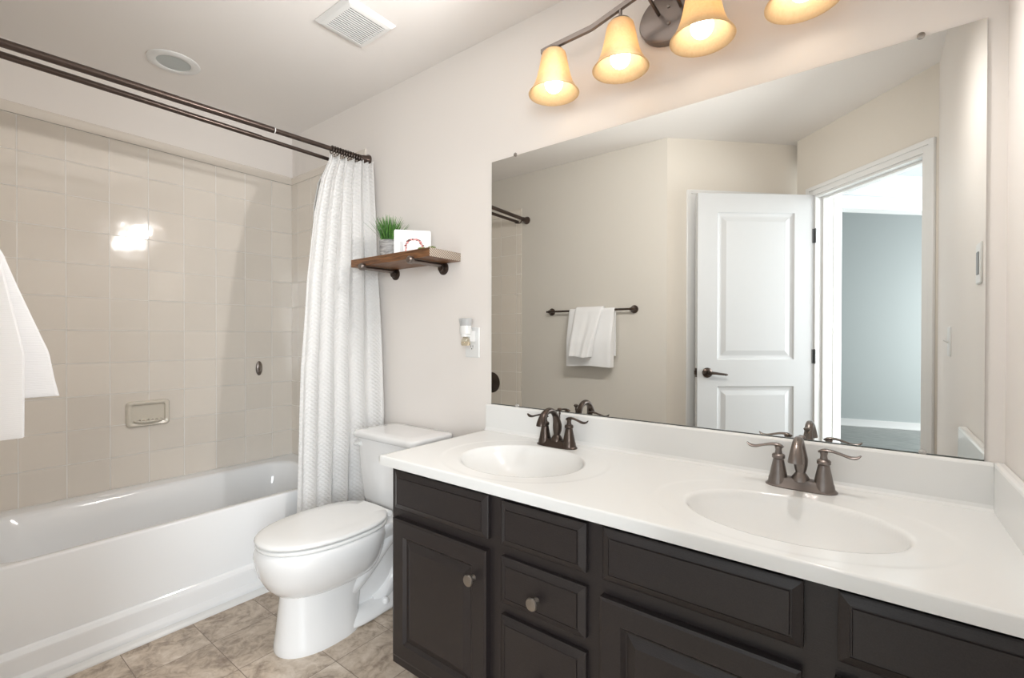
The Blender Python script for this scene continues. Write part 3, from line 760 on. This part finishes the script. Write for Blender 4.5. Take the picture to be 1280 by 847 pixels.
# ------------------------------------------------------------------ faucets
def faucet(cx, cy, m, label):
    root = thing('bathroom_faucet', (cx, cy, CTZ), label, 'faucet', 'faucets on the vanity countertop')
    z0 = CTZ-.0008
    def L(lx, f, z): return (cx+lx, cy-f, z0+z)
    bm = nb()
    def oval(hw, hd, z, n=36):
        out = []
        for i in range(n):
            a = 2*PI*i/n
            x = hw*math.copysign(abs(math.cos(a))**.62, math.cos(a)); y = hd*math.copysign(abs(math.sin(a))**.8, math.sin(a))
            out.append(L(x, y, z))
        return out
    loft(bm, [oval(.081, .029, 0), oval(.082, .030, .003), oval(.079, .028, .006), oval(.073, .023, .012), oval(.069, .019, .020), oval(.066, .017, .024), oval(.05, .012, .026)])
    obj('base_plate', bm, m, root)
    for s in (-1, 1):
        bm = nb()
        lathe(bm, [(.026, .006), (.0245, .012), (.0235, .020), (.0215, .024), (.0205, .030), (.0135, .066), (.0125, .070), (.0155, .073), (.0158, .080), (.0135, .083), (.009, .085), (.0075, .094), (.0095, .103), (.008, .105), (0, .106)], L(s*.051, 0, 0), seg=24)
        h = obj('handle', bm, m, root)
        bm = nb()
        pp = smooth_path([(-.012, 0, .0985, .005), (0, 0, .1035, .0085), (.018, .002, .1035, .0075), (.038, .003, .0985, .0065), (.055, .003, .0935, .0078), (.068, .003, .0945, .0075), (.077, .003, .1015, .0035)], 5)
        tube(bm, [L(s*(.051+a), b, c+.004) for a, b, c, r in pp], [r for *_, r in pp], 12, flat=(1.15, .48))
        obj('lever', bm, m, h)
    bm = nb()
    lathe(bm, [(.022, .020), (.021, .028), (.016, .036), (.0115, .042), (.0118, .046)], L(0, 0, 0), seg=24)
    pp = smooth_path([(0, .042, .0115), (-.003, .058, .0155), (-.003, .076, .0165), (.002, .096, .0135), (.014, .117, .0108), (.034, .132, .0105), (.058, .135, .0108), (.080, .127, .0115), (.095, .112, .0135), (.102, .094, .0165), (.103, .088, .0168)], 4)
    tube(bm, [L(0, f, z) for f, z, r in pp], [r for *_, r in pp], 18)
    obj('spout', bm, m, root)
    bm = nb(); tube(bm, [L(0, -.018, .02), L(0, -.019, .115)], .0025, 8); lathe(bm, [(.003, 0), (.0045, .005), (.003, .010), (.0085, .017), (.0095, .020), (.006, .024), (0, .025)], L(0, -.019, .112), seg=16)
    obj('lift_rod', bm, m, root)
faucet(-.905, 1.448, M['bronze'], 'dark bronze two-handle faucet behind the left basin')
faucet(-.147, 1.440, M['bronze_light'], 'brushed dark nickel two-handle faucet behind the right basin')

# ------------------------------------------------------------------ mirror
MX0, MX1, MZ0, MZ1 = -1.281, .208, .8672, 1.889
mir = thing('wall_mirror', (-.54, D, MZ0), 'large frameless wall mirror above the vanity backsplash', 'mirror')
bm = nb(); box(bm, MX0, MX1, D-.006, D-.0005, MZ0, MZ1)
for f in bm.faces: f.material_index = 0 if f.calc_center_median().y < D-.0055 else 1
obj('glass', bm, [M['mirror'], M['mirror_edge']], mir, smooth=False)
bm = nb(); box(bm, MX0, MX1, D-.0085, D-.0062, MZ0-.001, MZ0+.0018); obj('bottom_channel', bm, M['mirror_edge'], mir, smooth=False)
for x, z, s in ((.092, MZ1, 1), (-1.155, MZ1, 1), (.100, MZ0+.006, -1), (-1.145, MZ0+.006, -1)):
    bm = nb(); lathe(bm, [(.008, 0), (.008, .002), (.005, .0035), (0, .0035)], (x, D-.0062, z+.003*s), (0, -1, 0), 16); obj('clip', bm, M['clear'] if s < 0 else M['pewter'], mir)

# ------------------------------------------------------------------ vanity light
LX, LZ, LY = -.5135, 2.185, D-.14
fx = thing('vanity_light_fixture', (LX, D, LZ), 'bronze four-lamp vanity light with amber glass bell shades above the mirror', 'wall light')
bm = nb(); lathe(bm, [(.104, 0), (.104, .020), (.100, .026), (.09, .028), (0, .028)], (LX-.006, D-.0005, LZ), (0, -1, 0), 48)
for v in bm.verts: v.co.z = LZ+(v.co.z-LZ)*.80
obj('backplate', bm, M['bronze_light'], fx)
for z in (LZ+.027, LZ-.027):
    bm = nb(); lathe(bm, [(.0055, 0), (.005, .004), (0, .006)], (LX-.009, D-.028, z), (0, -1, 0), 12); obj('screw', bm, M['pewter'], fx)
bm = nb()
bp = [(-.425, 2.163), (-.40, 2.165), (-.24, 2.170), (-.225, 2.171), (-.07, 2.208), (0, 2.222), (.07, 2.208), (.225, 2.171), (.24, 2.170), (.40, 2.165), (.425, 2.163)]
loft(bm, [[(LX+a, LY-.006, z-.009), (LX+a, LY+.006, z-.009), (LX+a, LY+.006, z+.009), (LX+a, LY-.006, z+.009)] for a, z in bp])
obj('arm', bm, M['bronze_light'], fx, smooth=False, bevel=.002)
for a in (-.035, .035):
    bm = nb(); tube(bm, [(LX-.006+a, D-.02, LZ+.012), (LX-.006+a*1.1, LY+.004, 2.212)], .0055, 12); obj('bracket', bm, M['bronze_light'], fx)
for k, x in enumerate((-.886, -.637, -.388, -.141)):
    zb = curve([(a, z) for a, z in bp], x-LX) - .009
    bm = nb(); tube(bm, [(x, LY, zb+.004), (x, LY, 2.155)], .0055, 12); lathe(bm, [(.010, .012), (.020, .006), (.032, .0), (.036, -.006), (.034, -.007), (.012, -.004), (.012, -.05), (.001, -.05)], (x, LY, 2.150), seg=28)
    obj('socket_cup', bm, M['bronze_light'], fx)
    bm = nb()
    prof = [(.020, 2.146), (.034, 2.144), (.041, 2.137), (.045, 2.122), (.049, 2.100), (.054, 2.075), (.060, 2.052), (.068, 2.030), (.078, 2.012), (.086, 2.002), (.0885, 1.998)]
    prof = [(r, z+.002) for r, z in prof]
    inner = [(r-.0035, z-.003) for r, z in prof[::-1]]; inner[0] = (.0865, 1.999)
    lathe(bm, prof+inner, (x, LY, 0), seg=48, cap0=False, cap1=False)
    sh = obj('lamp_shade', bm, M['shade'], fx, ang=60)
    bm = nb()
    bpf = [(.0, 2.004)] + [(.0315*math.sin(a), 2.0355-.0315*math.cos(a)) for a in [PI*i/14 for i in range(1, 11)]] + [(.018, 2.075), (.013, 2.092), (.013, 2.108), (0, 2.108)]
    lathe(bm, bpf, (x, LY, 0), seg=24, cap0=False, cap1=False)
    obj('bulb', bm, M['bulb'], sh, ang=180)
    sl = bpy.data.lights.new('lamp_light', 'SPOT'); sl.energy = LAMP; sl.color = (1, .975, .95); sl.shadow_soft_size = .03
    sl.spot_size = math.radians(170); sl.spot_blend = .8
    so = bpy.data.objects.new('lamp_light', sl); COL.objects.link(so); so.location = (x, LY-.115, 2.03)
    so.rotation_euler = Vector((-.62, -1, -.12) if x < -.2 else (.15, -.45, -1)).to_track_quat('-Z', 'Y').to_euler()

# ------------------------------------------------------------------ ceiling vent and downlight
vt = thing('ceiling_vent', (-1.668, 1.13, CZ), 'white square slatted exhaust fan grille on the ceiling', 'vent')
vx0, vx1, vy0, vy1 = -1.783, -1.555, 1.020, 1.242
bm = nb()
def vr(ins, z): return [(vx0+ins, vy0+ins, z), (vx1-ins, vy0+ins, z), (vx1-ins, vy1-ins, z), (vx0+ins, vy1-ins, z)]
loft(bm, [vr(0, CZ), vr(0, CZ-.004), vr(.012, CZ-.015), vr(.026, CZ-.018), vr(.030, CZ-.018), vr(.030, CZ-.001)], cap0=False, cap1=False)
obj('frame', bm, M['plastic'], vt, smooth=False)
bm = nb(); box(bm, vx0+.028, vx1-.028, vy0+.028, vy1-.028, CZ-.004, CZ-.001); obj('backing', bm, M['dark'], vt, smooth=False)
bm = nb()
nsl = 14; a0, a1 = vx0+.030, vx1-.030
for i in range(nsl+1):
    xx = lerp(a0, a1, i/nsl); box(bm, max(a0, xx-.0029), min(a1, xx+.0029), vy0+.0295, vy1-.0295, CZ-.018, CZ-.0155)
obj('slats', bm, M['plastic'], vt, smooth=False)
dl = thing('recessed_light', (-2.585, .78, CZ), 'round white recessed ceiling light with frosted lens over the tub', 'ceiling light')
bm = nb(); lathe(bm, [(.103, 0), (.103, -.003), (.096, -.007), (.074, -.009), (.068, -.006), (.066, -.002)], (-2.585, .78, CZ), seg=48, cap0=False, cap1=False); obj('trim_ring', bm, M['plastic'], dl)
bm = nb(); lathe(bm, [(.0675, -.001), (.066, -.004), (.04, -.006), (0, -.0065)], (-2.585, .78, CZ), seg=48); obj('lens', bm, M['lens'], dl)

# ------------------------------------------------------------------ shelf over the toilet
SX0, SX1, SY0, SZ0, SZ1 = -2.027, -1.466, 1.345, 1.488, 1.525
shf = thing('wall_shelf', (-1.746, D, SZ0), 'dark stained wooden wall shelf above the toilet', 'shelf')
bm = nb(); box(bm, SX0, SX1, SY0, D-.001, SZ0, SZ1)
for f in bm.faces: f.material_index = 1 if f.calc_center_median().x > SX1-.001 else 0
obj('board', bm, [M['shelf'], M['endgrain']], shf, smooth=False, bevel=.0015)
for x in (-1.918, -1.573):
    bm = nb()
    tube(bm, [(x, D-.012, SZ0-.011), (x, SY0-.010, SZ0-.011)], .0095, 16)
    lathe(bm, [(.012, -.004), (.0165, 0), (.017, .010), (.0165, .018), (.0125, .024), (0, .025)], (x, SY0-.002, SZ0-.008), (0, -1, 0), 20)
    br_ = obj('pipe_bracket', bm, M['pewter'] if 0 else M['bronze_light'], shf)
    bm = nb(); lathe(bm, [(.030, 0), (.030, .005), (.026, .007), (.017, .009), (.016, .024), (.0, .024)], (x, D-.0005, SZ0-.022), (0, -1, 0), 24)
    obj('wall_flange', bm, M['bronze'], br_)
# potted grass
pl = thing('potted_grass', (-1.848, 1.435, SZ1), 'small green grass plant in a grey stone pot on the shelf', 'potted plant')
bm = nb(); lathe(bm, [(.040, 0), (.043, .002), (.046, .084), (.044, .086), (.040, .086), (.038, .070), (0, .070)], (-1.848, 1.435, SZ1), seg=32); obj('pot', bm, M['pot'], pl)
bm = nb()
rg_ = random.Random(3)
for i in range(190):
    a = rg_.uniform(0, 2*PI); r0 = rg_.uniform(0, .034); r1 = r0+rg_.uniform(.01, .105)*(.4+r0/.034*.6); h = rg_.uniform(.075, .135)*(1-.32*(r1/.14))
    c0 = Vector((-1.848+r0*math.cos(a), 1.435+r0*math.sin(a), SZ1+.066)); tip = Vector((-1.848+r1*math.cos(a), 1.435+r1*math.sin(a), SZ1+.084+h))
    if tip.y > D-.012: tip.y = D-.012-rg_.uniform(0, .01)
    if tip.x > -1.742 and tip.y < 1.52: tip.x = -1.742 - rg_.uniform(0, .02) if tip.z < SZ1+.13 else tip.x
    tw = rg_.uniform(0, PI); wdt = rg_.uniform(.0018, .0034); side = Vector((math.cos(tw), math.sin(tw), 0))
    L_ = []; R_ = []
    for k in range(5):
        t = k/4; p = c0.lerp(tip, t); p.x = lerp(c0.x, tip.x, t**1.5); p.y = lerp(c0.y, tip.y, t**1.5)
        ww = wdt*(1-t**2)+.0002; L_.append(bm.verts.new(p-side*ww)); R_.append(bm.verts.new(p+side*ww))
    for k in range(4): bm.faces.new((L_[k], R_[k], R_[k+1], L_[k+1]))
obj('foliage', bm, M['leaf'], pl, sol=.0006)
# white card and small floral card, leaning
def cardobj(name, a, b, h, th, lean, label, m, r=.008):
    a, b = Vector((*a, SZ1)), Vector((*b, SZ1)); u = (b-a).normalized(); L_ = (b-a).length
    n = Vector((u.y, -u.x, 0)); up = (Vector((0, 0, 1)) - n*lean).normalized()
    bm = nb()
    pr_ = rrect(0, L_, 0, h, r, 5)
    loft(bm, [[a+u*x+up*y+n*o for x, y in pr_] for o in (0, th)])
    o = obj(name, bm, m, base=tuple((a+b)/2), smooth=False)
    return tag(o, label, 'card'), a, u, n, up, L_
cardobj('blank_card', (-1.743, 1.381), (-1.633, 1.507), .118, .006, .06, 'plain white card standing on the shelf beside the grass pot', M['card'])
o, a, u, n, up, L_ = cardobj('floral_card', (-1.690, 1.392), (-1.628, 1.464), .079, .003, .10, 'small white card with a floral wreath border on the shelf', M['card'], .004)
bm = nb()
rg_ = random.Random(11)
cols = [mat('twig_brown', srgb(92, 62, 52), .7), mat('petal_pink', srgb(226, 150, 150), .7), mat('berry_red', srgb(140, 52, 56), .7)]
for i in range(64):
    t = i/63*PI; cx = L_/2-(L_/2-.010)*math.cos(t)*1.0; cy = .018+.052*math.sin(t)**.55
    cx += rg_.uniform(-.003, .003); cy += rg_.uniform(-.003, .003); r = rg_.uniform(.0022, .0046)
    mi = rg_.choice((0, 0, 1, 1, 2)); a0 = rg_.uniform(0, 3)
    vs = [bm.verts.new(a+u*(cx+r*math.cos(a0+2*PI*k/6)*(1.5 if k % 2 else .7))+up*(cy+r*math.sin(a0+2*PI*k/6))+n*(.0034+.0004*(i % 5))) for k in range(6)]
    f = bm.faces.new(vs); f.material_index = mi
obj('wreath_print', bm, cols, o, smooth=False)
# two olive leaf sprigs on the shelf edge
for k, (x, y) in enumerate(((-1.535, 1.362), (-1.487, 1.378))):
    bm = nb(); rg_ = random.Random(20+k)
    for i in range(14):
        c = Vector((x+rg_.uniform(-.014, .014), y+rg_.uniform(-.008, .008), SZ1+rg_.uniform(.003, .006))); r = rg_.uniform(.003, .005)
        lathe(bm, [(0, -r), (r*1.2, -r*.2), (r, r*.5), (0, r)], c, seg=8)
    tag(obj('leaf_sprig', bm, M['moss'], base=(x, y, SZ1)), ('olive green leaf sprig before the floral card on the shelf', 'olive green leaf sprig at the right front corner of the shelf')[k], 'leaf sprig')

# ------------------------------------------------------------------ outlet and plug-in freshener
ou = thing('wall_outlet', (-1.393, D, 1.125), 'white wall outlet between the shelf and the mirror', 'outlet')
def plate(bm, cx, cz, w_, h_, yw=D):
    loft(bm, [[(x, yw-o, z) for x, z in rrect(cx-w_/2+i, cx+w_/2-i, cz-h_/2+i, cz+h_/2-i, .004, 4)] for i, o in ((0, .0003), (0, .003), (.003, .0055))])
bm = nb(); plate(bm, -1.393, 1.126, .082, .132); obj('cover_plate', bm, M['plastic'], ou, ang=25)
for cz in (1.146, 1.106):
    bm = nb(); loft(bm, [[(x, D-o, z) for x, z in rrect(-1.393-.016, -1.393+.016, cz-.014, cz+.014, .010, 5)] for o in (.005, .0068)]); soc = obj('socket', bm, M['plastic'], ou)
    bm = nb()
    for dx in (-.006, .006): box(bm, -1.393+dx-.001, -1.393+dx+.001, D-.0072, D-.0066, cz-.002, cz+.007)
    lathe(bm, [(.0025, .0), (.0025, .0007), (0, .0007)], (-1.393, D-.0067, cz-.008), (0, -1, 0), 10)
    obj('slots', bm, M['dark'], soc, smooth=False)
af = thing('air_freshener', (-1.393, D-.03, 1.12), 'white plug-in air freshener with a clear oil bottle on the outlet', 'air freshener')
bm = nb()
ax_, ay = -1.388, D-.052
lathe(bm, [(.020, 1.160), (.027, 1.162), (.029, 1.175), (.027, 1.198)], (ax_, ay, 0), seg=28, sy=.8)
lathe(bm, [(.019, 1.150), (.021, 1.151), (.021, 1.162), (.019, 1.163)], (ax_, ay, 0), seg=24)
box(bm, ax_-.017, ax_+.017, ay+.008, D-.0071, 1.130, 1.178)
obj('body', bm, M['plastic'], af, ang=40)
bm = nb(); lathe(bm, [(.027, 1.198), (.031, 1.220), (.032, 1.228), (.029, 1.230), (.024, 1.224), (0, 1.222)], (ax_, ay, 0), seg=28, sy=.8); obj('vent_cap', bm, mat('grey_plastic', (.50, .50, .50), .4), af)
bm = nb(); lathe(bm, [(.001, 1.112), (.020, 1.113), (.022, 1.118), (.021, 1.138), (.012, 1.147), (.011, 1.152), (.001, 1.152)], (ax_, ay, 0), seg=24, sy=.8); obj('oil_bottle', bm, M['oil'], af)

# switch and outlet on the right wall (seen in the mirror)
def rwplate(name, cy, cz, label, cat, dark):
    r = thing(name, (RW, cy, cz), label, cat)
    bm = nb(); loft(bm, [[(RW-o, y, z) for y, z in rrect(cy-.036+i, cy+.036-i, cz-.058+i, cz+.058-i, .004, 4)] for i, o in ((0, .0003), (0, .003), (.003, .0055))]); obj('cover_plate', bm, M['plastic'], r, ang=25)
    return r
sw = rwplate('light_switch', .56, 1.135, 'white light switch on the right wall near the doorway, seen in the mirror', 'light switch', 0)
bm = nb(); tube(bm, [(RW-.005, .56, 1.133), (RW-.020, .56, 1.143)], [.006, .004], 8); obj('toggle', bm, M['plastic'], sw)
o2 = rwplate('wall_outlet', 1.195, 1.362, 'white outlet on the right wall beside the mirror, over the counter', 'outlet', 1)
bm = nb(); loft(bm, [[(RW-o, y, z) for y, z in rrect(1.195-.016, 1.195+.016, 1.362-.032, 1.362+.032, .003, 4)] for o in (.005, .0075)]); obj('receptacle', bm, mat('grey_receptacle', (.25, .26, .27), .4), o2)

# ------------------------------------------------------------------ towel bar and towels
TBY, TBZ = YF+.041, 1.335
tb = thing('towel_bar', (-1.58, YF, TBZ), 'dark bronze towel bar on the wall opposite the mirror', 'towel bar')
bm = nb(); tube(bm, [(-1.905, TBY, TBZ), (-1.265, TBY, TBZ)], .0075, 14); obj('bar', bm, M['bronze'], tb)
for x, s in ((-1.915, -1), (-1.262, 1)):
    bm = nb(); lathe(bm, [(.027, 0), (.027, .005), (.021, .012), (.013, .03), (.012, .040), (0, .042)], (x, YF, TBZ), (0, 1, 0), 24)
    lathe(bm, [(.0, -.03), (.007, -.026), (.011, -.012), (.010, .0), (.006, .012), (.008, .018), (0, .022)], (x+s*.004, TBY, TBZ), (s, 0, 0), 20)
    obj('post', bm, M['bronze'], tb)
def towel(name, x0, x1, zf, zbk, r0, th, flare, label, seed, taper=0, fill=lambda z: 0, wave=1):
    """folded towel over the bar: front drop to zf, back drop to zbk, outer fold radius r0; flare(z) pushes the front outwards"""
    rgx = random.Random(seed); ph = [rgx.uniform(0, 6) for _ in range(4)]
    bm = nb()
    path = []
    nF = 26
    for i in range(nF+1):
        z = lerp(zf, TBZ-.01, i/nF); path.append((1, z))
    for k in range(1, 8):
        a = PI*k/8; path.append((math.cos(a), TBZ-.01+(r0+.006)*math.sin(a)))
    for i in range(11):
        z = lerp(TBZ-.01, zbk, i/10); path.append((-1, z))
    NP = len(path); dist = [0]
    for (a, z), (b, z2) in zip(path, path[1:]): dist.append(dist[-1]+math.hypot(z2-z, (b-a)*r0))
    def fn(s, t, o):
        i = min(NP-1, round(t*(NP-1))); c, z = path[i]
        fr = max(0, (TBZ-z)/(TBZ-zf)) if c > 0 else 0
        x = lerp(x0, x1, s)
        x = x0+(x-x0)*(1-taper*fr)
        wv = wave*(.006*math.sin(s*9+ph[0]+fr*1.5)*fr + .003*math.sin(s*21+ph[1])*fr)
        y = TBY + c*(r0+o) + (flare(z) + wv if c > 0 else 0)
        edge = min(1, min(s, 1-s)*14)
        if c > 0: y -= (1-edge)**2*th*.6
        zz = z + (.004*math.sin(s*6+ph[2])*fr if c > 0 else 0) + (o if abs(c) < .99 else 0)
        y = max(y, YF+.003)
        return Vector((x, y, zz))
    nu = 36
    uvl = bm.loops.layers.uv.verify()
    go = [[bm.verts.new(fn(i/nu, j/(NP-1), 0)) for j in range(NP)] for i in range(nu+1)]
    def inner(s, j):
        c, z = path[j]; p = fn(s, j/(NP-1), -th)
        if c > 0 and z < TBZ-.03:            # the folded front half is as thick as it hangs away from the wall
            p.y = lerp(p.y, max(YF+.036, fill(z)), min(1, (TBZ-.03-z)/.05))
        return p
    gi = [[bm.verts.new(inner(i/nu, j)) for j in range(NP)] for i in range(nu+1)]
    W = x1-x0
    def face(vs, ab):
        f = bm.faces.new(vs)
        for l, (i, j) in zip(f.loops, ab): l[uvl].uv = (i/nu*W, dist[j])
    for i in range(nu):
        for j in range(NP-1):
            q = ((i, j), (i+1, j), (i+1, j+1), (i, j+1))
            face([go[a][b] for a, b in q], q); face([gi[a][b] for a, b in q][::-1], q[::-1])
    for i in range(nu):
        for j in (0, NP-1): face([go[i][j], go[i+1][j], gi[i+1][j], gi[i][j]], ((i, j), (i+1, j), (i+1, j), (i, j)))
    for j in range(NP-1):
        for i in (0, nu): face([go[i][j], go[i][j+1], gi[i][j+1], gi[i][j]], ((i, j), (i, j+1), (i, j+1), (i, j)))
    o = obj(name, bm, M['towel'], base=((x0+x1)/2, TBY, zf), ang=80)
    b = o.modifiers.new('bevel', 'BEVEL'); b.width = .004; b.segments = 2; b.limit_method = 'ANGLE'; b.angle_limit = math.radians(60)
    return tag(o, label, 'towel')
towel('bath_towel', -1.735, -1.385, .945, 1.02, .019, .010, lambda z: .040*min(1, max(0, (TBZ-z)/.22)), 'large white towel hanging lowest over the towel bar', 1, .03, wave=.3)
towel('hand_towel', -1.680, -1.470, 1.012, 1.10, .031, .010, lambda z: .042*min(1, (TBZ-z)/.22)+.050*max(0, (TBZ-z)/.32)**1.2+.002, 'smaller white hand towel folded over the large towel', 2, .26, fill=lambda z: TBY+.019+.040*min(1, max(0, (TBZ-z)/.22))+.006)
